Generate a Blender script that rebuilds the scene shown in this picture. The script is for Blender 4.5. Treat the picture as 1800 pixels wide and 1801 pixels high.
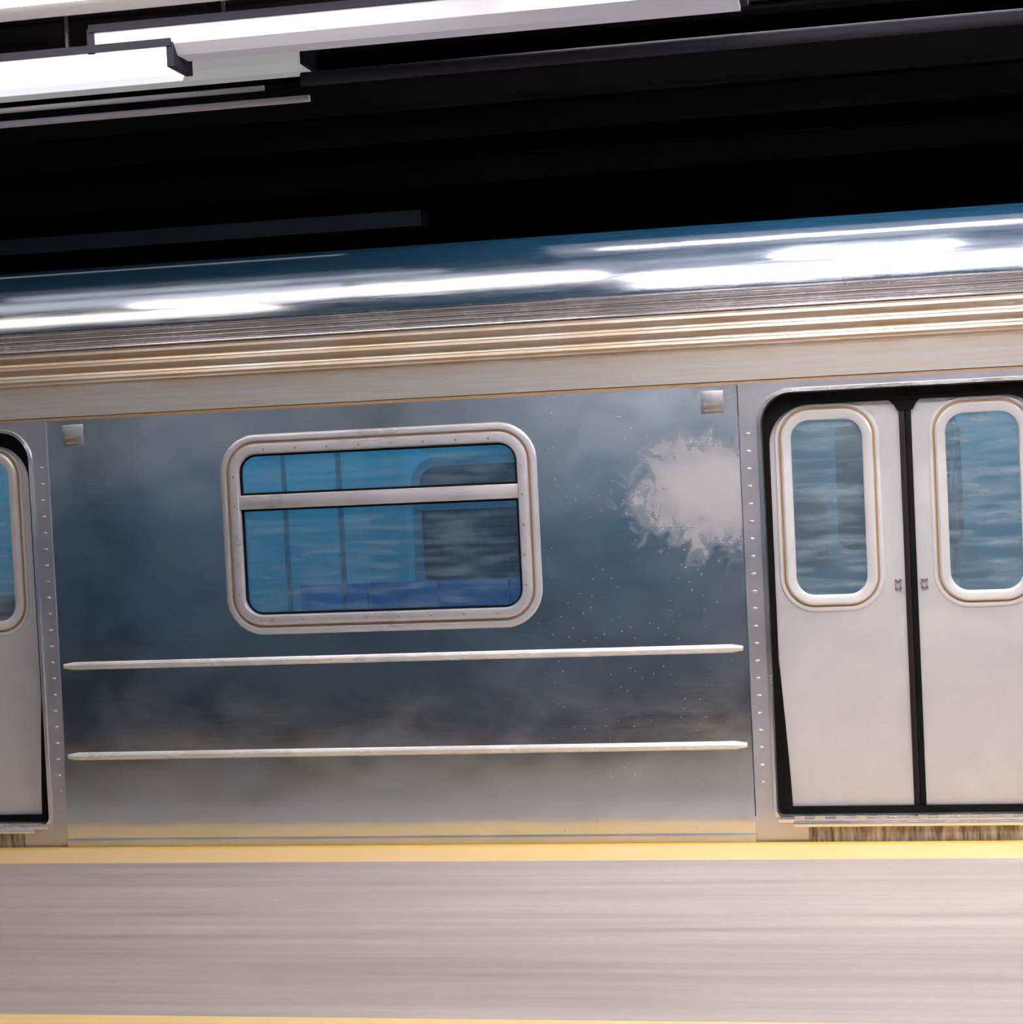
import bpy, bmesh, math, random
from mathutils import Vector, Matrix
random.seed(7)
for o in list(bpy.data.objects): bpy.data.objects.remove(o)
S = bpy.context.scene
COL = S.collection

# ------------------------------------------------------------------ camera
yaw, pit, rol = 0.1864738, -0.03540538, -0.04819824
fw = Vector((-math.sin(yaw)*math.cos(pit), math.cos(yaw)*math.cos(pit), math.sin(pit)))
rt = fw.cross(Vector((0, 0, 1))).normalized(); up = rt.cross(fw)
c_, s_ = math.cos(rol), math.sin(rol)
rt, up = rt*c_ + up*s_, -rt*s_ + up*c_
cam = bpy.data.cameras.new('camera'); co = bpy.data.objects.new('camera', cam); COL.objects.link(co)
cam.sensor_fit = 'HORIZONTAL'; cam.sensor_width = 36; cam.lens = 36*3200/1800
cam.clip_end = 200
M = Matrix((rt, up, -fw)).transposed().to_4x4(); M.translation = Vector((0, -8, 1.78))
co.matrix_world = M
S.camera = co
# ------------------------------------------------------------------ world, exposure
w = bpy.data.worlds.new('underground_air'); S.world = w; w.use_nodes = True
w.node_tree.nodes['Background'].inputs[0].default_value = (0.02, 0.03, 0.04, 1)
w.node_tree.nodes['Background'].inputs[1].default_value = 0.05
vs = S.view_settings
vs.view_transform = 'Standard'; vs.look = 'None'; vs.gamma = 1; vs.use_curve_mapping = False
vs.exposure = 0.0

# ------------------------------------------------------------------ materials
def mat(name, col, rough=.5, metal=0., **k):
    m = bpy.data.materials.new(name); m.use_nodes = True
    b = m.node_tree.nodes['Principled BSDF']
    b.inputs['Base Color'].default_value = (*col, 1)
    b.inputs['Roughness'].default_value = rough
    b.inputs['Metallic'].default_value = metal
    for a, v in k.items(): b.inputs[a.replace('_', ' ')].default_value = v
    return m
class N:
    """small node helper on a material"""
    def __init__(s, m):
        s.m = m; s.nt = m.node_tree; s.n = s.nt.nodes; s.l = s.nt.links
        s.b = s.n['Principled BSDF']
        s.tc = s.n.new('ShaderNodeTexCoord')
        s.pos = s.tc.outputs['Object']
    def map(s, sc=(1, 1, 1), loc=(0, 0, 0)):
        x = s.n.new('ShaderNodeMapping'); s.l.new(s.pos, x.inputs[0])
        x.inputs['Scale'].default_value = sc; x.inputs['Location'].default_value = loc
        return x.outputs[0]
    def noise(s, sc=(1, 1, 1), scale=5, det=4, rough=.55, dist=0, loc=(0, 0, 0)):
        x = s.n.new('ShaderNodeTexNoise'); s.l.new(s.map(sc, loc), x.inputs['Vector'])
        x.inputs['Scale'].default_value = scale; x.inputs['Detail'].default_value = det
        x.inputs['Roughness'].default_value = rough; x.inputs['Distortion'].default_value = dist
        return x.outputs['Fac']
    def rng(s, v, a, b, c=0., d=1., smooth=False):
        x = s.n.new('ShaderNodeMapRange'); x.clamp = True
        if smooth: x.interpolation_type = 'SMOOTHSTEP'
        s.l.new(v, x.inputs[0])
        for i, q in zip((1, 2, 3, 4), (a, b, c, d)): x.inputs[i].default_value = q
        return x.outputs[0]
    def math(s, op, a, b=None):
        x = s.n.new('ShaderNodeMath'); x.operation = op
        for i, q in enumerate((a, b)):
            if q is None: continue
            if isinstance(q, (int, float)): x.inputs[i].default_value = q
            else: s.l.new(q, x.inputs[i])
        return x.outputs[0]
    def mix(s, f, a, b):
        x = s.n.new('ShaderNodeMix'); x.data_type = 'RGBA'
        for i, q in ((0, f), (6, a), (7, b)):
            if isinstance(q, (int, float)): x.inputs[i].default_value = q
            elif isinstance(q, tuple): x.inputs[i].default_value = (*q, 1)
            else: s.l.new(q, x.inputs[i])
        return x.outputs[2]
    def xyz(s):
        x = s.n.new('ShaderNodeSeparateXYZ'); s.l.new(s.pos, x.inputs[0]); return x.outputs
    def col(s, v): s.l.new(v, s.b.inputs['Base Color'])
    def rough(s, v): s.l.new(v, s.b.inputs['Roughness'])
    def bump(s, h, strength=.2, dist=.01):
        x = s.n.new('ShaderNodeBump'); x.inputs['Strength'].default_value = strength
        x.inputs['Distance'].default_value = dist; s.l.new(h, x.inputs['Height'])
        s.l.new(x.outputs[0], s.b.inputs['Normal'])

def steel(name, base, rough, metal=1., streak=.06, buckle=.0):
    m = mat(name, base, rough, metal); n = N(m)
    br = n.noise((1.5, 1, 160), 3, 3)                       # brushing along the car
    cl = n.noise((1, 1, 1.4), 2.2, 5, .6, .4)
    n.rough(n.math('ADD', n.rng(br, .3, .7, rough-streak, rough+streak), n.rng(cl, .35, .7, -.03, .07)))
    n.col(n.mix(n.rng(cl, .3, .7), tuple(v*.86 for v in base), base))
    if buckle:
        h = n.noise((1, 1, 1), 1.9, 2, .4, loc=(3, 0, 1))
        n.bump(h, buckle, .1)
    return m

# brushed stainless side sheet with fine dents, dust specks and a scrubbed patch
m_panel = mat('side_sheet_steel', (.50, .56, .63), .25, 1.); n = N(m_panel)
X, Y, Z = n.xyz()
cl = n.noise((1, 1, 1.5), 2.6, 6, .6, .6)
fine = n.noise((1, 1, 1), 9, 5, .6)
br = n.noise((1.2, 1, 170), 3, 3)
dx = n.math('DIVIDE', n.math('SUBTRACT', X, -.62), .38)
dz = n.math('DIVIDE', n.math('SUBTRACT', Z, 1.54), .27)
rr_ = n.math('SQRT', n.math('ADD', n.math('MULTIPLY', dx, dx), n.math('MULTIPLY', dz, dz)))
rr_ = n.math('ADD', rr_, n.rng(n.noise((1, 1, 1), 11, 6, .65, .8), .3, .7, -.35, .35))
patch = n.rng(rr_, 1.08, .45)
specks = n.n.new('ShaderNodeTexVoronoi'); specks.voronoi_dimensions = '2D'; mp2 = n.n.new('ShaderNodeMapping'); mp2.inputs['Rotation'].default_value = (-math.pi/2, 0, 0); n.l.new(n.pos, mp2.inputs[0]); n.l.new(mp2.outputs[0], specks.inputs['Vector']); specks.inputs['Scale'].default_value = 16
sp = n.math('MULTIPLY', n.rng(specks.outputs['Distance'], .05, .02), n.math('MULTIPLY', n.rng(X, -1.5, -1.3), n.rng(n.noise((1, 1, 1), 5, 2), .46, .52)))
basec = n.mix(n.rng(cl, .32, .72), (.56, .60, .65), (.67, .70, .74))
basec = n.mix(n.math('MULTIPLY', n.rng(fine, .5, .7), .10), basec, (.70, .74, .80))
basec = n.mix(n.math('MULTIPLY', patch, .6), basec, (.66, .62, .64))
basec = n.mix(n.math('MULTIPLY', sp, .7), basec, (.92, .90, .90))
n.col(basec)
r0 = n.math('ADD', n.rng(br, .3, .7, .13, .19), n.rng(cl, .4, .7, -.01, .07))
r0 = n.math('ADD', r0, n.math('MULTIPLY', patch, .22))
n.rough(r0)
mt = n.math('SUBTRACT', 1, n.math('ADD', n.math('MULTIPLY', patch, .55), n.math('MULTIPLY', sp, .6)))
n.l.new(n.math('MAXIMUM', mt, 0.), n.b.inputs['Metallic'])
n.bump(n.noise((1, 1, 1), 1.7, 2, .4), .12, .08)

m_post = steel('door_post_steel', (.66, .65, .70), .34, .85, .04)
m_trim = steel('polished_trim_steel', (.80, .79, .82), .2, .9, .03)
m_railcap = steel('rub_rail_steel', (.92, .92, .92), .25, .35, .03)
m_frame = steel('window_bezel_steel', (.78, .76, .80), .30, .55, .03)
m_door = mat('door_leaf_steel', (.72, .71, .74), .38, .35); n = N(m_door)
X, Y, Z = n.xyz()
a = n.noise((1, 1, 1), 3, 6, .6, .5)
c = n.mix(n.rng(a, .3, .7), (.66, .65, .69), (.76, .75, .77))
grime = n.math('MULTIPLY', n.rng(Z, .42, .12), n.rng(n.noise((1, 1, 1), 6, 5), .35, .7, .25, 1))
c = n.mix(n.math('MULTIPLY', grime, .6), c, (.62, .52, .45))
n.col(c); n.rough(n.rng(a, .3, .7, .33, .45))
n.bump(n.noise((1, 1, 1), 2.2, 2, .4), .06, .05)
m_bezel = mat('door_window_bezel', (.80, .79, .81), .35, .3)
m_stain = mat('rusty_joint', (.36, .22, .12), .8)
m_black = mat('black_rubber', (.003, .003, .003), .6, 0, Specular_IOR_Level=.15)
m_rub2 = mat('worn_rubber_edge', (.016, .012, .014), .55, 0, Specular_IOR_Level=.2)
m_black2 = mat('sooty_recess', (.006, .006, .006), .9)

# letterboard: dull steel with tan water stains in the flutes
m_letter = mat('letterboard_steel', (.72, .68, .66), .33, .7); n = N(m_letter)
X, Y, Z = n.xyz()
st = n.noise((.5, 1, 14), 4, 5, .6)
c = n.mix(n.rng(st, .35, .7), (.80, .77, .76), (.72, .62, .52))
tan = n.math('MULTIPLY', n.rng(Z, 2.10, 2.17), n.rng(n.noise((.8, 1, 3), 3, 5), .3, .6, .1, .75))
c = n.mix(tan, c, (.60, .44, .28)); n.col(c); n.rough(n.rng(st, .3, .7, .27, .4))
m_roof = mat('roof_steel', (.84, .88, .94), .12, 1.); n = N(m_roof)
n.rough(n.rng(n.noise((1, 1, 40), 3, 3), .3, .7, .10, .18))
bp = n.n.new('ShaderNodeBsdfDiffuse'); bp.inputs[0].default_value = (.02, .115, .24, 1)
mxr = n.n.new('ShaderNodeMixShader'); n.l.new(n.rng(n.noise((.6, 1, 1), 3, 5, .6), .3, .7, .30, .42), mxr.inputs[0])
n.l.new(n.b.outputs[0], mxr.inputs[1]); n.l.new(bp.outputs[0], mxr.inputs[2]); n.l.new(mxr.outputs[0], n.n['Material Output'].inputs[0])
m_flute = steel('fluted_roof_steel', (.60, .58, .62), .22, .95, .05)

def glass(name, tint, rough=.02, dirt_glare=.25):
    m = bpy.data.materials.new(name); m.use_nodes = True
    nt = m.node_tree; nt.nodes.clear(); N_ = nt.nodes.new; L = nt.links.new
    out = N_('ShaderNodeOutputMaterial'); tr = N_('ShaderNodeBsdfTransparent'); gl = N_('ShaderNodeBsdfGlossy')
    df = N_('ShaderNodeBsdfDiffuse'); mx = N_('ShaderNodeMixShader'); mx2 = N_('ShaderNodeMixShader')
    tr.inputs[0].default_value = (*tint, 1); gl.inputs['Roughness'].default_value = rough
    gl.inputs['Color'].default_value = (.8, .9, 1, 1)
    df.inputs[0].default_value = (.50, .64, .74, 1)
    lw = N_('ShaderNodeFresnel'); lw.inputs[0].default_value = 1.65
    add = N_('ShaderNodeMath'); add.operation = 'MULTIPLY_ADD'; add.inputs[1].default_value = 1.2; add.inputs[2].default_value = .04
    L(lw.outputs[0], add.inputs[0]); L(add.outputs[0], mx.inputs[0]); L(tr.outputs[0], mx.inputs[1]); L(gl.outputs[0], mx.inputs[2])
    tc = N_('ShaderNodeTexCoord'); mp = N_('ShaderNodeMapping'); mp.inputs['Scale'].default_value = (1.2, 1, 7)
    no = N_('ShaderNodeTexNoise'); no.inputs['Scale'].default_value = 4; no.inputs['Detail'].default_value = 6
    mr = N_('ShaderNodeMapRange'); mr.inputs[1].default_value = .42; mr.inputs[2].default_value = .75; mr.inputs[3].default_value = dirt_glare*.25; mr.inputs[4].default_value = dirt_glare  # streaky pale film of dirt, with window glare painted in
    L(tc.outputs['Object'], mp.inputs[0]); L(mp.outputs[0], no.inputs['Vector']); L(no.outputs['Fac'], mr.inputs[0]); L(mr.outputs[0], mx2.inputs[0])
    L(mx.outputs[0], mx2.inputs[1]); L(df.outputs[0], mx2.inputs[2]); L(mx2.outputs[0], out.inputs[0])
    return m
m_glass = glass('blue_tinted_glass', (.38, .72, .86))
m_fglass = glass('dark_far_glass', (.30, .55, .62), .03, .03)
m_dglass = glass('scratched_door_glass', (.55, .74, .84), .06, .42)

def emit(name, col, s):
    m = bpy.data.materials.new(name); m.use_nodes = True
    b = m.node_tree.nodes['Principled BSDF']
    b.inputs['Base Color'].default_value = (.8, .8, .8, 1)
    b.inputs['Emission Color'].default_value = (*col, 1); b.inputs['Emission Strength'].default_value = s
    return m
m_tube = emit('bright_tube', (1, .95, .92), 34)
m_tube_r = emit('added_bare_tube', (1, .95, .93), 74)
m_tube_c = emit('cool_tube', (.80, .92, 1), 38)
m_tube_w = emit('dim_tube', (1, .88, .76), 5)
m_tube_m = emit('mid_tube', (1, .92, .86), 9)
m_tube_in = emit('cabin_tube', (.40, .84, 1), 9)
m_diff_a = emit('dull_diffuser', (.80, .80, .92), .22)
m_diff_a.node_tree.nodes['Principled BSDF'].inputs['Base Color'].default_value = (.38, .38, .42, 1)
m_diff_b = emit('bright_diffuser', (.88, .88, 1), .85)
m_house = mat('white_enamel', (.55, .54, .58), .5)
m_greyen = mat('grey_enamel', (.03, .03, .04), .9, 0, Specular_IOR_Level=.1)
m_girder = mat('dark_painted_steel', (.075, .06, .055), .6)
m_bluegrey = mat('blue_grey_paint', (.06, .09, .12), .6)

# platform concrete, worn and streaked
m_plat = mat('platform_concrete', (.4, .36, .35), .6); n = N(m_plat)
a = n.noise((.22, 5, 1), 2.0, 6, .6); b2 = n.noise((1, 1, 1), 26, 4)
c = n.mix(n.rng(a, .3, .7), (.34, .29, .27), (.50, .45, .44))
c = n.mix(n.math('MULTIPLY', n.rng(b2, .45, .7), .25), c, (.34, .30, .29))
n.col(c); n.rough(n.rng(a, .3, .7, .4, .6))
n.bump(b2, .05, .01)
m_yel = mat('yellow_edge_paint', (.88, .62, .22), .45); n = N(m_yel)
X, Y, Z = n.xyz()
a = n.noise((.5, 3, 1), 2.5, 6, .6)
edge = n.rng(Y, -.10, -.05)
c = n.mix(n.rng(a, .35, .7), (.90, .60, .24), (.86, .63, .33))
c = n.mix(edge, c, (.80, .50, .07)); n.col(c)
m_back = mat('back_wall_tile', (.3, .4, .5), .35); n = N(m_back)
X, Y, Z = n.xyz()
br = n.n.new('ShaderNodeTexBrick'); n.l.new(n.pos, br.inputs['Vector'])
mpb = n.n.new('ShaderNodeMapping'); mpb.inputs['Rotation'].default_value = (math.pi/2, 0, 0); n.l.new(n.pos, mpb.inputs[0]); n.l.new(mpb.outputs[0], br.inputs['Vector'])
br.inputs['Scale'].default_value = 1; br.inputs['Brick Width'].default_value = .2; br.inputs['Row Height'].default_value = .1; br.inputs['Mortar Size'].default_value = .006
br.inputs['Color1'].default_value = (.17, .37, .56, 1); br.inputs['Color2'].default_value = (.22, .42, .62, 1); br.inputs['Mortar'].default_value = (.06, .09, .12, 1)
n.col(n.mix(n.math('MAXIMUM', n.rng(X, -1.05, -1.0), n.rng(Z, 1.95, 1.96)), br.outputs['Color'], (.80, .79, .82)))
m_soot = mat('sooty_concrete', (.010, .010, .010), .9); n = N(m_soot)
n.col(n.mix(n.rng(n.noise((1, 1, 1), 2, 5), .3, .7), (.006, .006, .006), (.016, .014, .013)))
m_col = mat('column_paint', (.05, .10, .15), .4)

# ------------------------------------------------------------------ mesh helpers
def link(name, bm, m, parent=None, smooth=False):
    me = bpy.data.meshes.new(name)
    bmesh.ops.recalc_face_normals(bm, faces=bm.faces[:])
    bm.to_mesh(me); bm.free()
    for q in (m if isinstance(m, list) else [m]): me.materials.append(q)
    if smooth:
        for p in me.polygons: p.use_smooth = True
        try: me.set_sharp_from_angle(angle=math.radians(35))
        except Exception: pass
    o = bpy.data.objects.new(name, me); COL.objects.link(o)
    if parent: o.parent = parent
    return o
def box(bm, x0, x1, y0, y1, z0, z1, bev=0.):
    r = bmesh.ops.create_cube(bm, size=1)
    for v in r['verts']:
        v.co = Vector((x0 + (v.co.x+.5)*(x1-x0), y0 + (v.co.y+.5)*(y1-y0), z0 + (v.co.z+.5)*(z1-z0)))
    if bev:
        es = list({e for v in r['verts'] for e in v.link_edges})
        bmesh.ops.bevel(bm, geom=es, offset=bev, segments=2, affect='EDGES', profile=.5)
    return bm
def bx(*a, **k): return box(bmesh.new(), *a, **k)
def rrect(x0, x1, z0, z1, r, rb=None, seg=10):
    """rounded rectangle in XZ, r radius of the top corners, rb of the bottom ones"""
    rb = r if rb is None else rb; pts = []
    for cx, cz, q, a0 in ((x1-r, z1-r, r, 0), (x0+r, z1-r, r, 90), (x0+rb, z0+rb, rb, 180), (x1-rb, z0+rb, rb, 270)):
        for i in range(seg+1):
            a = math.radians(a0 + 90*i/seg); pts.append((cx+q*math.cos(a), cz+q*math.sin(a)))
    return pts
def plate(outer, holes, y0, y1, bm=None):
    bm = bm or bmesh.new()
    edges = []
    loops = []
    for lp in [outer]+holes:
        vs_ = [bm.verts.new((x, y0, z)) for x, z in lp]; loops.append(vs_)
        edges += [bm.edges.new((vs_[i], vs_[(i+1) % len(vs_)])) for i in range(len(vs_))]
    r = bmesh.ops.triangle_fill(bm, use_beauty=True, edges=edges)
    fs = [g for g in r['geom'] if isinstance(g, bmesh.types.BMFace)]
    vm = {}
    for vs_ in loops:
        for v in vs_: vm[v] = bm.verts.new((v.co.x, y1, v.co.z))
    for f in fs: bm.faces.new([vm[v] for v in reversed(f.verts)])
    for vs_ in loops:
        for i in range(len(vs_)):
            a, b = vs_[i], vs_[(i+1) % len(vs_)]
            bm.faces.new((a, b, vm[b], vm[a]))
    return bm
def ring(x0, x1, z0, z1, r, prof, rb=None, bm=None, seg=12):
    """sweep a closed cross section [(outward offset, y)] round a rounded rectangle"""
    bm = bm or bmesh.new(); rb = r if rb is None else rb
    rows = []
    for o, y in prof:
        rows.append([bm.verts.new((x, y, z)) for x, z in rrect(x0-o, x1+o, z0-o, z1+o, max(r+o, .001), max(rb+o, .001), seg)])
    k = len(rows[0])
    for j in range(len(rows)):
        A, B = rows[j], rows[(j+1) % len(rows)]
        for i in range(k): bm.faces.new((A[i], A[(i+1) % k], B[(i+1) % k], B[i]))
    return bm
def sweepx(prof, x0, x1, bm=None, closed=True, nx=1):
    """extrude a YZ profile along X"""
    bm = bm or bmesh.new(); cols = []
    for j in range(nx+1):
        x = x0 + (x1-x0)*j/nx
        cols.append([bm.verts.new((x, y, z)) for y, z in prof])
    k = len(prof)
    for A, B in zip(cols, cols[1:]):
        for i in range(k if closed else k-1): bm.faces.new((A[i], A[(i+1) % k], B[(i+1) % k], B[i]))
    if closed: bm.faces.new(cols[0]); bm.faces.new(list(reversed(cols[-1])))
    return bm
def tube(bm, p, q, r, seg=16):
    p, q = Vector(p), Vector(q); d = q-p
    R_ = d.to_track_quat('Z', 'Y').to_matrix().to_4x4(); R_.translation = (p+q)/2
    bmesh.ops.create_cone(bm, cap_ends=True, segments=seg, radius1=r, radius2=r, depth=d.length, matrix=R_)
    return bm
def thing(name, label, cat, loc=(0, 0, 0), group=None):
    o = bpy.data.objects.new(name, None); COL.objects.link(o); o.location = loc
    o.empty_display_size = .1
    o['label'] = label; o['category'] = cat
    if group: o['group'] = group
    return o
def tag(o, label, cat, group=None):
    o['label'] = label; o['category'] = cat
    if group: o['group'] = group
    return o
def struct(name, bm, m):
    o = link(name, bm, m); o['kind'] = 'structure'; return o

# ------------------------------------------------------------------ the station
XL, XR = -16., 12.
struct('floor', bx(XL, XR, -2.50, -.36, -.12, 0), m_plat)                 # far platform
struct('trim_1', bx(XL, XR, -.36, -.03, -.12, 0), m_yel)
o = struct('trim_2', bx(XL, XR, -2.86, -2.50, -.12, 0), m_yel)
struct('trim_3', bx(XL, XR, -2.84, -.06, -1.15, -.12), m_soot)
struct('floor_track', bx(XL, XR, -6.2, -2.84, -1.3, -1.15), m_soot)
m_near = mat('dark_slate_floor', (.05, .07, .10), .5)
struct('floor_near', bx(XL, XR, -12., -6.2, -1.3, 0), m_near)
struct('floor_far', bx(XL, XR, -.06, 12.2, -1.3, -1.15), m_soot)
struct('wall_back', bx(XL, XR, -12.2, -12., -1.3, 4.6), m_back)
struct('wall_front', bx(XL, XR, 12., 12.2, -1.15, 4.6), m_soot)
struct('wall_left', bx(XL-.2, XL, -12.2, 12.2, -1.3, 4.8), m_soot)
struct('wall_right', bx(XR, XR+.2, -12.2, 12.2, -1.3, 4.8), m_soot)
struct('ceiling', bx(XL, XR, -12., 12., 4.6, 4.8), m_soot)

# ------------------------------------------------------------------ the subway car
car = thing('subway_car', 'stainless steel subway car with blue windows and sliding doors beside the yellow platform edge', 'train')
CX0, CX1 = -9.2, 5.2
T = .04                                     # sheet thickness
DOORS = (.23, -4.42)                        # centres of the door openings
# side sheets between the doors
WX0, WX1, WZ0, WZ1 = -2.775, -1.475, 1.065, 1.805      # clear opening of the big window
FL = [(0., .86)]            # the lower side flares very slightly, then rolls under at the sill
for k in range(40):
    z_ = .86 - .86*(k+.5)/40
    sl = .056*(.86-z_) if z_ > .20 else .037 - .125*(.20-z_)/.20
    FL.append((FL[-1][0] - sl*.0215, .86 - .86*(k+1)/40))
def sheet(x0, x1, hole=None):
    hs = [rrect(*hole, .12)] if hole else []
    bm = plate([(x0, .858), (x1, .858), (x1, 2.01), (x0, 2.01)], hs, 0, T)
    sweepx(FL + [(T, 0.), (T, .86)], x0, x1, bm)
    o = link('side_panel', bm, m_panel, car, True)
    return o
sheet(-3.712, -.484, (WX0-.05, WX1+.05, WZ0-.05, WZ1+.05))
sheet(.944, CX1); sheet(CX0, -5.134)
# door posts with the rounded opening, one per doorway
for k, cx in enumerate(DOORS):
    x0, x1 = cx-.62, cx+.62
    outer = [(x0-.16, -.10), (x1+.16, -.10), (x1+.16, .085), (x1+.09, .11), (x1+.09, 2.01), (x0-.09, 2.01), (x0-.09, .11), (x0-.16, .085)]
    post = link('door_surround', plate(outer, [rrect(x0, x1, .10, 1.965, .14, .04)], -.006, T), m_post, car)
    link('surround_lip', ring(x0, x1, .10, 1.965, .14, [(-.002, -.016), (.012, -.013), (.016, -.004), (.002, 0.0), (-.008, .02)], .04), m_trim, post, True)
    link('dark_jamb', plate(rrect(x0-.05, x1+.05, .06, 1.99, .16, .05), [rrect(x0+.035, x1-.035, .14, 1.905, .17, .03)], .045, .06), m_black, post)
    # rivets down both posts
    rv = bmesh.new(); bmesh.ops.create_uvsphere(rv, u_segments=12, v_segments=8, radius=.008)
    for v in rv.verts: v.co.y *= .5; v.co.x *= 1.5; v.co.z *= .7
    r0 = link('rivet', rv, m_trim, post, True); r0.location = (x0-.055, -.006, .26)
    for sx in (x0-.055, x1+.055):
        for i in range(21):
            if sx < cx and i == 0: continue
            r = r0.copy(); COL.objects.link(r); r.parent = post; r.location = (sx, -.006, .26+.0765*i)
    # threshold
    th = link('threshold', bx(x0+.005, x1-.005, -.02, .10, .082, .108, bev=.004), m_trim, car, True)
    g0 = link('tread_strip', bx(-.022, .022, -.024, -.018, .095, .112), m_post, th)
    g0.location = (x0+.10, 0, 0)
    for i in range(1, 13):
        g = g0.copy(); COL.objects.link(g); g.parent = th; g.location = (x0+.10+.088*i, 0, 0)
    m_ap = mat('stained_apron', (.4, .3, .2), .6, .3); nn = N(m_ap)
    nn.col(nn.mix(nn.rng(nn.noise((5, 1, .6), 7, 5, .7), .35, .65), (.07, .045, .025), (.60, .52, .46)))
    link('threshold_apron', bx(x0+.135, x1-.135, -.012, .04, -.08, .070), m_ap, car)
    link('threshold_rail', bx(x0+.07, x1-.07, -.03, -.007, .064, .088, bev=.005), m_trim, car, True)
    link('doorway_recess', bx(x0-.04, x1+.04, .13, .14, .0, .109), m_black2, car)

    # leaves
    for side in (-1, 1):
        if side < 0: lx0, lx1 = x0+.008, cx-.026
        else: lx0, lx1 = cx+.026, x1-.008
        wx0, wx1 = (lx0+.120, lx0+.425) if side < 0 else (lx0+.142, lx0+.447)
        wz0, wz1 = 1.07, 1.835
        rt_l = rrect(lx0, lx1, .115, 1.925, .10, .006)
        leaf = link('door_leaf', plate(rt_l, [rrect(wx0-.012, wx1+.012, wz0-.012, wz1+.012, .092)], .066, .10), m_door, car)
        link('window_bezel', ring(wx0, wx1, wz0, wz1, .08, [(0, .075), (.002, .058), (.012, .052), (.036, .052), (.044, .058), (.046, .07)]), m_bezel, leaf, True)
        link('stained_joint', ring(wx0, wx1, wz0, wz1, .08, [(.045, .0655), (.052, .0645), (.056, .067)]), m_stain, leaf, True)
        link('outer_rim', ring(wx0, wx1, wz0, wz1, .08, [(.055, .067), (.060, .060), (.068, .060), (.074, .0665)]), m_bezel, leaf, True)
        link('glass_pane', plate(rrect(wx0-.006, wx1+.006, wz0-.006, wz1+.006, .085), [], .074, .078), m_dglass, leaf)
        ex = lx1 if side < 0 else lx0
        # rubber nosing on the meeting edge
        s = -side
        a, b = (ex, ex+.026*s) if s > 0 else (ex-.026, ex)
        link('rubber_nosing', bx(min(a, b), max(a, b), .054, .096, .118, 1.955, bev=.006), m_rub2 if side < 0 else m_black, leaf, True)
        # little edge bracket near the seam
        q = ex - s*.03
        br_ = bmesh.new()
        for dz_ in (0, .034):
            box(br_, q-.014, q+.014, .058, .067, 1.085+dz_, 1.092+dz_)
        box(br_, q-.014, q-.009, .058, .067, 1.085, 1.126); box(br_, q+.006, q+.012, .058, .067, 1.085, 1.126)
        link('edge_bracket', br_, mat('bracket_grey', (.30, .25, .25), .5), leaf)
        # black strip down the jamb side, standing in for the door pocket's shadow
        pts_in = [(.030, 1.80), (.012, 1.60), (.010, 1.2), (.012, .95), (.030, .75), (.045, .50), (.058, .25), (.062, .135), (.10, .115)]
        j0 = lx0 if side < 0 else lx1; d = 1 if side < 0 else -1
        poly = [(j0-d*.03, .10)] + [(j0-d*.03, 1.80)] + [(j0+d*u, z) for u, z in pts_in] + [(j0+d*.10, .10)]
        link('pocket_shadow_strip', plate(poly, [], .056, .064), m_black, leaf)
    # header seal above the leaves
    hd = [(x0+.005, 1.97), (x1-.005, 1.97), (x1-.005, 1.74), (x1-.03, 1.80), (x1-.07, 1.87), (x1-.14, 1.905), (x1-.25, 1.93), (cx+.12, 1.935), (cx+.06, 1.91), (cx+.033, 1.86),
          (cx-.033, 1.86), (cx-.055, 1.91), (cx-.09, 1.94), (x0+.25, 1.93), (x0+.14, 1.895), (x0+.07, 1.86), (x0+.03, 1.79), (x0+.005, 1.72)]
    link('header_seal', plate(hd, [], .050, .056), m_black, car)

# main side window
wf = link('window_frame', ring(WX0, WX1, WZ0, WZ1, .085, [(0, .03), (0, -.010), (.006, -.020), (.030, -.022), (.044, -.018), (.050, -.008), (.050, .02)]), m_frame, car, True)
link('stained_gasket', ring(WX0, WX1, WZ0, WZ1, .085, [(.049, -.003), (.052, -.006), (.058, -.006), (.060, -.001)]), m_stain, wf, True)
link('outer_bezel', ring(WX0, WX1, WZ0, WZ1, .085, [(.058, -.001), (.060, -.012), (.070, -.014), (.086, -.008), (.092, .001)]), m_frame, wf, True)
link('transom', bx(WX0-.01, WX1+.01, -.016, .03, 1.553, 1.618, bev=.006), m_frame, wf, True)
link('glass_pane', plate(rrect(WX0-.01, WX1+.01, 1.600, WZ1+.01, .09, .01), [], .018, .022), m_glass, wf)
link('glass_pane', plate(rrect(WX0-.01, WX1+.01, WZ0-.01, 1.570, .01, .09), [], .024, .028), m_glass, wf)
for zz0, zz1, r1, r2 in ((1.618, WZ1, .08, .008), (WZ0, 1.553, .008, .08)):
    link('rubber_seal', ring(WX0, WX1, zz0, zz1, r1, [(.002, .005), (-.010, .006), (-.010, .018), (.002, .018)], r2), m_black, wf)
sc = bmesh.new(); bmesh.ops.create_cone(sc, cap_ends=True, segments=12, radius1=.0055, radius2=.004, depth=.004, matrix=Matrix.Rotation(math.pi/2, 4, 'X'))
scr0 = link('frame_screw', sc, m_stain, wf); first = True
spots = [(WX0+.13+.15*i, WZ1+.022) for i in range(8)] + [(WX0+.13+.15*i, WZ0-.022) for i in range(8)] + [(WX1+.022, WZ0+.1+.135*i) for i in range(5)] + [(WX0-.022, WZ0+.1+.135*i) for i in range(5)]
for x, z in spots:
    q = scr0 if first else scr0.copy()
    if not first: COL.objects.link(q); q.parent = wf
    first = False; q.location = (x, -.023, z)

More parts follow.
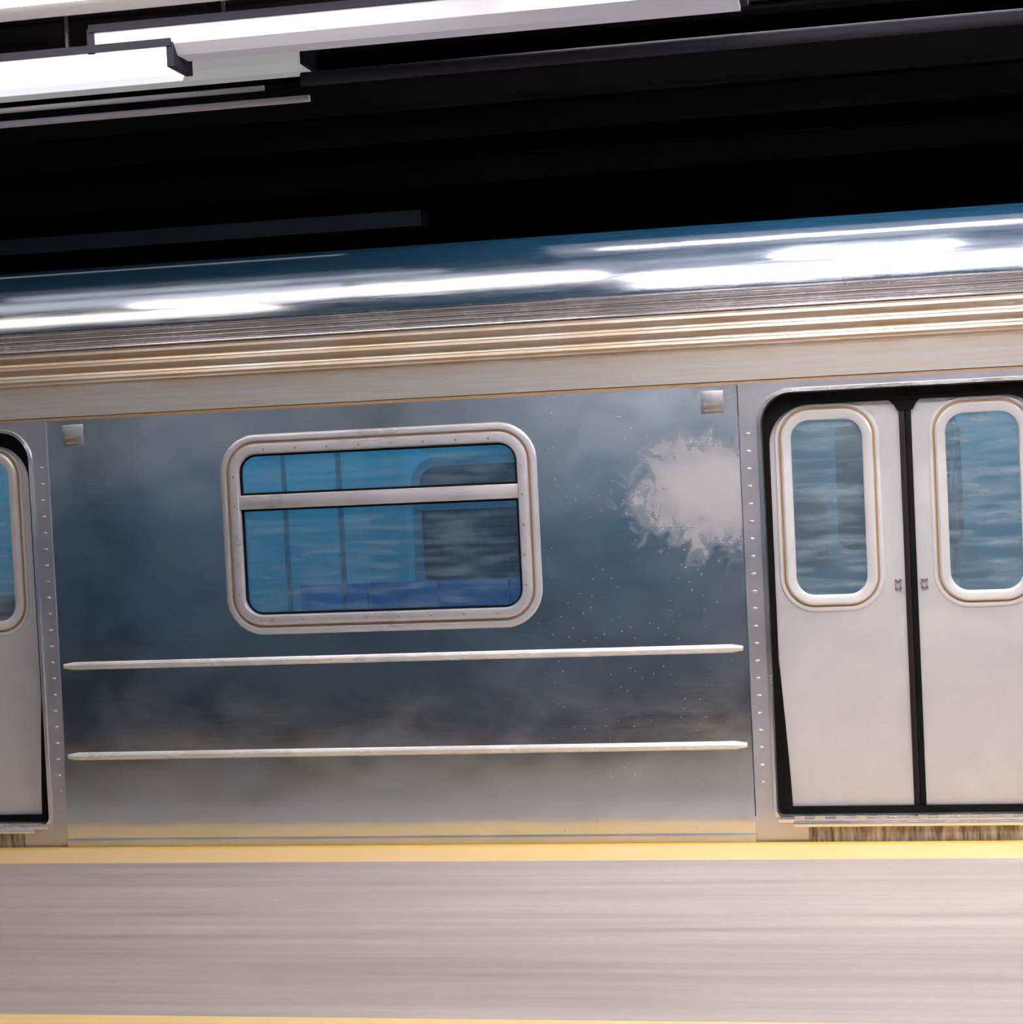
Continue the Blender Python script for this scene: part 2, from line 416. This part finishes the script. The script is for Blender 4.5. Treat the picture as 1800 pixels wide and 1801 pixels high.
# belt rails: rounded cap with tapered ends
def rail(x0, x1, zc):
    bm = bmesh.new(); prof = [(0.001, -.019), (-.016, -.013), (-.024, -.004), (-.024, .006), (-.016, .013), (.001, .019)]
    xs = [x0, x0+.05, x1-.05, x1]; sc_ = [.25, 1, 1, .25]; cols = []
    for x, s in zip(xs, sc_): cols.append([bm.verts.new((x, y*s if y < 0 else y, zc + z*(.45+.55*s))) for y, z in prof])
    for A, B in zip(cols, cols[1:]):
        for i in range(6): bm.faces.new((A[i], A[(i+1) % 6], B[(i+1) % 6], B[i]))
    bm.faces.new(cols[0]); bm.faces.new(list(reversed(cols[-1])))
    o = link('belt_rail', bm, m_railcap, car, True); o.location.y = -(.86-zc)**2*.028; return o
for zc in (.852, .425):
    rail(-3.69, -.505, zc); rail(.965, CX1, zc); rail(CX0, -5.155, zc)
# bottom skirt
link('skirt', bx(-3.712, -.484, -.026, T, -.10, .032, bev=.003), m_post, car)
link('skirt', bx(.944, CX1, -.026, T, -.10, .032, bev=.003), m_post, car)
link('skirt', bx(CX0, -5.134, -.026, T, -.10, .032, bev=.003), m_post, car)

# small slotted cover plates high on the panel
for hx in (-.5925, -3.578):
    pl = link('cover_plate', bx(hx-.050, hx+.050, -.006, 0, 1.885, 1.985, bev=.003), m_post, car, True)
    link('slot', bx(hx-.038, hx+.038, -.009, -.005, 1.921, 1.930), m_stain, pl)
    link('slot', bx(hx-.034, hx+.034, -.009, -.005, 1.897, 1.902), m_stain, pl)

# letterboard (joint, smooth board, three flutes)
prof = [(.04, 2.005), (.0, 2.006), (.010, 2.012), (.010, 2.018), (-.006, 2.024), (-.006, 2.155)]
z = 2.160
for i in range(3):
    prof += [(-.006+.012, z+.004), (.006, z+.014), (-.012, z+.024), (-.016, z+.036), (-.010, z+.048), (.002, z+.052)]
    z += .055
prof += [(.012, 2.330), (.04, 2.332)]
link('letterboard', sweepx(prof, CX0, CX1), m_letter, car, True)
js = link('board_joint', bx(CX0, CX1, -.004, .012, 2.006, 2.020), m_stain, car)
# fluted lower roof, smooth shoulder, flat crown: slope of the skin along its length
KEY = [(0, 5), (.10, 8), (.30, 23), (.385, 52), (.47, 79), (.62, 86), (1.60, 90)]
def phi(u):
    for (a, p), (b, q) in zip(KEY, KEY[1:]):
        if u <= b: return math.radians(p + (q-p)*(u-a)/(b-a))
    return math.pi/2
pts = [(.010, 2.334)]; us = [0.]
while pts[-1][0] < 1.46 and us[-1] < 3:
    du = .004 if us[-1] < .75 else .05
    a = phi(us[-1]+du/2); pts.append((min(1.46, pts[-1][0]+math.sin(a)*du), pts[-1][1]+math.cos(a)*du)); us.append(us[-1]+du)
fl, crown_ = [], []
for (y, z), u in zip(pts, us):
    if u <= .104:
        b_ = .004*math.sin(2*math.pi*u/.0208); fl.append((y - b_, z + b_*.15))
    if u >= .10: crown_.append((y, z))
link('fluted_eave', sweepx(fl + [(.08, fl[-1][1]), (.08, 2.334)], CX0, CX1), m_flute, car, True)
cr = crown_
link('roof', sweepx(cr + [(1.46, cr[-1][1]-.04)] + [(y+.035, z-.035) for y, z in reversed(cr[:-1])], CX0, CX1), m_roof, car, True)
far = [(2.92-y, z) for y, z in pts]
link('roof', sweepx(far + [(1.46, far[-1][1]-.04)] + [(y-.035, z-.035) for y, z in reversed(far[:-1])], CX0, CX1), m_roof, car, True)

# interior: floor, lining, ceiling, far side, seats, poles, tubes
m_lin = mat('cabin_lining', (.62, .74, .80), .4)
m_cfloor = mat('cabin_floor', (.10, .10, .11), .5)
m_seat_o = mat('orange_seat', (.62, .16, .09), .4); m_seat_b = mat('blue_seat', (.02, .34, .70), .4)
link('cabin_floor', bx(CX0, CX1, .10, 2.9, .02, .10), m_cfloor, car)
link('header_backing', bx(CX0, CX1, .105, .115, 1.87, 2.2), m_black, car)
link('cabin_ceiling', bx(CX0, CX1, .10, 2.85, 2.24, 2.27), m_lin, car)
link('end_wall', bx(CX0, CX0+.05, .05, 2.88, .1, 2.3), m_lin, car)
link('end_wall', bx(CX1-.05, CX1, .05, 2.88, .1, 2.3), m_lin, car)
fx0, fx1 = -2.62, -.7
holes = [rrect(fx0, fx1, .93, 1.70, .12), rrect(-.10, .18, 1.08, 1.84, .08), rrect(.30, .62, 1.08, 1.84, .08), rrect(-4.82, -4.50, 1.08, 1.84, .08), rrect(-4.36, -4.04, 1.08, 1.84, .08), rrect(1.5, 2.9, 1.08, 1.84, .12)]
link('far_wall', plate([(CX0, .02), (CX1, .02), (CX1, 2.32), (CX0, 2.32)], holes, 2.86, 2.90), m_lin, car)
ff = link('far_window_frame', ring(fx0, fx1, .93, 1.70, .12, [(-.01, 2.87), (-.01, 2.84), (.04, 2.84), (.05, 2.86)]), m_post, car, True)
link('transom', bx(fx0, fx1, 2.845, 2.88, 1.42, 1.50), m_post, ff)
link('glass_pane', bx(fx0-.02, fx1+.02, 2.875, 2.88, .91, 1.72), m_fglass, ff)
for a, b in ((-.10, .18), (.30, .62), (-4.82, -4.50), (-4.36, -4.04), (1.5, 2.9)):
    link('glass_pane', bx(a-.01, b+.01, 2.878, 2.883, 1.07, 1.85), m_dglass, car)
def bench(x0, x1, y0, s, n_, ms):
    for i in range(n_):
        a = x0 + (x1-x0)*i/n_ + .008; b = x0 + (x1-x0)*(i+1)/n_ - .008
        bm = bmesh.new()
        pr = [(0, .52), (.10, .50), (.36, .54), (.42, .53), (.44, .49), (.40, .46), (.02, .44), (-.06, .95), (-.03, 1.0), (0, .97)]
        pr = [(y0 + s*y, z) for y, z in [(0, .56), (.08, .53), (.36, .55), (.42, .54), (.44, .50), (.40, .47), (-.02, .48), (-.05, .98), (-.01, .99)]]
        sweepx(pr, a, b, bm)
        link('bucket_seat', bm, ms[i % len(ms)], car, True)
bench(-3.4, -.75, 2.80, -1, 6, [m_seat_b])
bench(1.2, 3.9, 2.80, -1, 6, [m_seat_o, m_seat_b])
bench(-8.5, -5.3, 2.80, -1, 7, [m_seat_o, m_seat_b])
for px_, py_ in ((-3.42, .62), (-3.30, 2.30), (-2.72, 1.45), (-.72, 2.3), (.50, 1.5), (.98, 2.3), (-.62, .7), (-4.4, 1.5), (1.1, .7)):
    link('grab_pole', tube(bmesh.new(), (px_, py_, .10), (px_, py_, 2.25), .017), m_trim, car, True)
link('overhead_rail', tube(bmesh.new(), (CX0+.1, 2.1, 1.92), (CX1-.1, 2.1, 1.92), .017), m_trim, car, True)
link('windscreen', bx(-.72, -.70, 2.3, 2.85, .5, 1.5), m_lin, car)
link('windscreen', bx(-3.44, -3.42, .12, .6, .5, 1.5), m_lin, car)
link('advert_card', bx(-.66, -.16, 2.842, 2.855, 1.02, 1.42), mat('rose_card', (.95, .30, .36), .5), car)
for x0 in (-8.6, -6.9, -5.2, -3.5, -.1, 1.6, 3.3):
    for y0 in (.55, 2.35):
        link('cabin_light', bx(x0, x0+1.5, y0-.05, y0+.05, 2.215, 2.242), m_tube_in, car)

# ------------------------------------------------------------------ lights of the station, with added unseen ones
def fixture(name, label, x0, x1, y, z, wd=.16, tubes=2, group=None, mt=m_tube, mh=m_house):
    t = thing(name, label, 'lamp', ((x0+x1)/2, y, z+.08), group)
    h = (x1-x0)/2
    pr = [(-wd, -.05), (-wd-.006, -.05), (-wd*.5, .03), (-.05, .08), (.05, .08), (wd*.5, .03), (wd+.006, -.05), (wd, -.05), (wd*.5, .015), (-wd*.5, .015)]
    link('reflector', sweepx([(a, b-.08) for a, b in pr], -h, h), mh, t)
    for i in range(tubes):
        yy = (i-(tubes-1)/2)*wd*1.5/tubes
        link('tube', tube(bmesh.new(), (-h+.03, yy, -.085), (h-.03, yy, -.085), .024, 10), mt, t, True)
    for sx in (-h*.6, h*.6):
        link('hanger', tube(bmesh.new(), (sx, 0, 0), (sx, 0, 4.6-(z+.08)), .008, 8), m_girder, t)
    return t
for i, (x0, x1, y_, z_) in enumerate(((-4.05, -1.30, -1.45, 3.62), (-6.2, -3.35, -2.15, 3.62), (-9.0, -6.4, -2.15, 3.62))):
    fixture('fluorescent_lamp', 'twin tube lamp in a white reflector hung over the far platform', x0, x1, y_, z_, group='twin tube lamps over the far platform', wd=.28, tubes=4, mt=m_tube_m if i == 0 else m_tube_w)
for y_, z_ in ((-.45, 3.75), (-1.15, 3.62), (-1.75, 3.62), (-2.35, 3.62)):  # rows added out of view to whiten the roof's right shoulder
    for x0 in (-1.2, 1.5, 4.2):
        fixture('added_tube_lamp', 'added bare tube lamp under the added white soffit, out of view', x0, x0+2.4, y_, z_, wd=.07, tubes=1, group='added bare tube lamps under the added soffit', mt=m_tube_r)
m_soff = mat('added_soffit_white', (.82, .82, .86), .6)
struct('ceiling_added_soffit', bx(-1.5, XR, -2.86, .20, 3.85, 3.95), m_soff)  # unseen panel added so the right-hand roof mirrors something white
for i, (x0, x1) in enumerate(((-9.5, -7.1), (-5.6, -3.2), (-1.8, .6), (1.0, 3.4), (3.8, 6.2))):
    fixture('fluorescent_lamp', 'twin tube lamp hung over the near platform', x0, x1, -8.6, 3.6, group='twin tube lamps over the near platform', mt=m_tube if i > 1 else m_tube_c)

for x0, x1 in ((-11.5, -9.1), (-8.9, -6.5), (-6.3, -3.9), (-3.5, -1.1), (-.9, 1.5), (1.7, 4.1)):  # added out of view to brighten the side sheet's upper reflections
    fixture('added_wall_lamp', 'added long tube lamp along the unseen back wall, brightening the steel', x0, x1, -11.8, 2.42, wd=.09, tubes=1, group='added tube lamps along the back wall', mt=m_tube if x0 > -3.8 else m_tube_m)
# fixtures that show above the car roof
def troffer(label, x0, x1, y, z0, z1, dp, md):
    t = thing('ceiling_luminaire', label, 'lamp', ((x0+x1)/2, y, z1)); h = (x1-x0)/2; H = z1-z0
    link('diffuser', sweepx([(-dp/2, -.02), (-dp/2, -H*.7), (-dp*.3, -H), (dp*.3, -H), (dp/2, -H*.7), (dp/2, -.02)], -h, h), md, t, True)
    link('cap', bx(-h-.02, h+.02, -dp/2-.01, dp/2+.01, -.02, .01), m_greyen, t)
    for s in (-1, 1): link('end_cap', bx(min(s*h, s*(h+.03)), max(s*h, s*(h+.03)), -dp/2-.004, dp/2+.004, -H*.8, -.005), m_greyen, t)
    for s in (-.6, .6): link('hanger', tube(bmesh.new(), (s*h, 0, .01), (s*h, 0, 4.6-z1), .008, 8), m_girder, t)
troffer('long dull white luminaire above the car roof, reaching from mid left to right of centre', -2.9, -.35, -1., 3.40, 3.53, .2, m_diff_a)
troffer('slim white luminaire at the very top left edge of the photo', -4.6, -2.1, -1.0, 3.65, 3.70, .14, m_diff_b)
troffer('bright white luminaire left above the car roof', -4.9, -2.60, -1.0, 3.325, 3.45, .2, m_diff_b)
troffer('dim greyish luminaire just behind the bright one at left', -5.2, -2.62, .9, 3.71, 3.84, .2, emit('dim_diffuser', (.8, .8, .8), .3))
troffer('luminaire corner at the top right edge of the photo', .55, 3.0, -1.0, 3.385, 3.46, .14, m_diff_a)
def pipe(label, x0, x1, y, z, r, m):
    o = link('conduit', tube(bmesh.new(), (x0, 0, 0), (x1, 0, 0), r, 12), m, None, True); o.location = (0, y, z)
    tag(o, label, 'pipe')
pipe('upper of two thin grey conduits at left', -9, -2.4, -.5, 3.36, .012, m_house)
pipe('lower of two thin grey conduits at left', -9, -2.2, -.5, 3.30, .015, m_house)
pipe('blue grey cable duct rising to the right above the car', -2.2, 9, -.6, 3.36, .03, m_greyen)
# girders over the tracks
for i, (y, z, h) in enumerate(((1.2, 3.95, .22), (2.6, 4.2, .25), (4.2, 4.1, .25), (6.0, 4.2, .25), (8.4, 4.2, .25))):
    pr = [(-.08, 0), (.08, 0), (.08, .02), (.01, .02), (.01, h-.02), (.08, h-.02), (.08, h), (-.08, h), (-.08, h-.02), (-.01, h-.02), (-.01, .02), (-.08, .02)]
    g = link('ceiling_girder', sweepx(pr, XL, XR), m_girder); g.location = (0, y, z)
    tag(g, 'dark riveted steel girder running along the ceiling over the tracks', 'girder', 'girders above the car')
duct = link('cable_trough', bx(-9, -2.6, 0, .2, 0, .10), m_bluegrey); duct.location = (0, 3.2, 3.20)
tag(duct, 'blue grey cable trough showing just above the roof at left', 'duct')
# steel columns on the near platform, mirrored in the side of the car
def column(x, y):
    pr = [(-.13, -.13), (.13, -.13), (.13, -.11), (.012, -.11), (.012, .11), (.13, .11), (.13, .13), (-.13, .13), (-.13, .11), (-.012, .11), (-.012, -.11), (-.13, -.11)]
    bm = bmesh.new(); lo = [bm.verts.new((a, b, 0)) for a, b in pr]; hi = [bm.verts.new((a, b, 4.6)) for a, b in pr]
    for i in range(12): bm.faces.new((lo[i], lo[(i+1) % 12], hi[(i+1) % 12], hi[i]))
    bm.faces.new(lo); bm.faces.new(hi)
    o = link('steel_column', bm, m_col); o.location = (x, y, 0)
    tag(o, 'blue painted steel column standing on the near platform', 'column', 'columns of the near platform')
for x in (-6.6, -3.9, 4.2): column(x, -6.9)
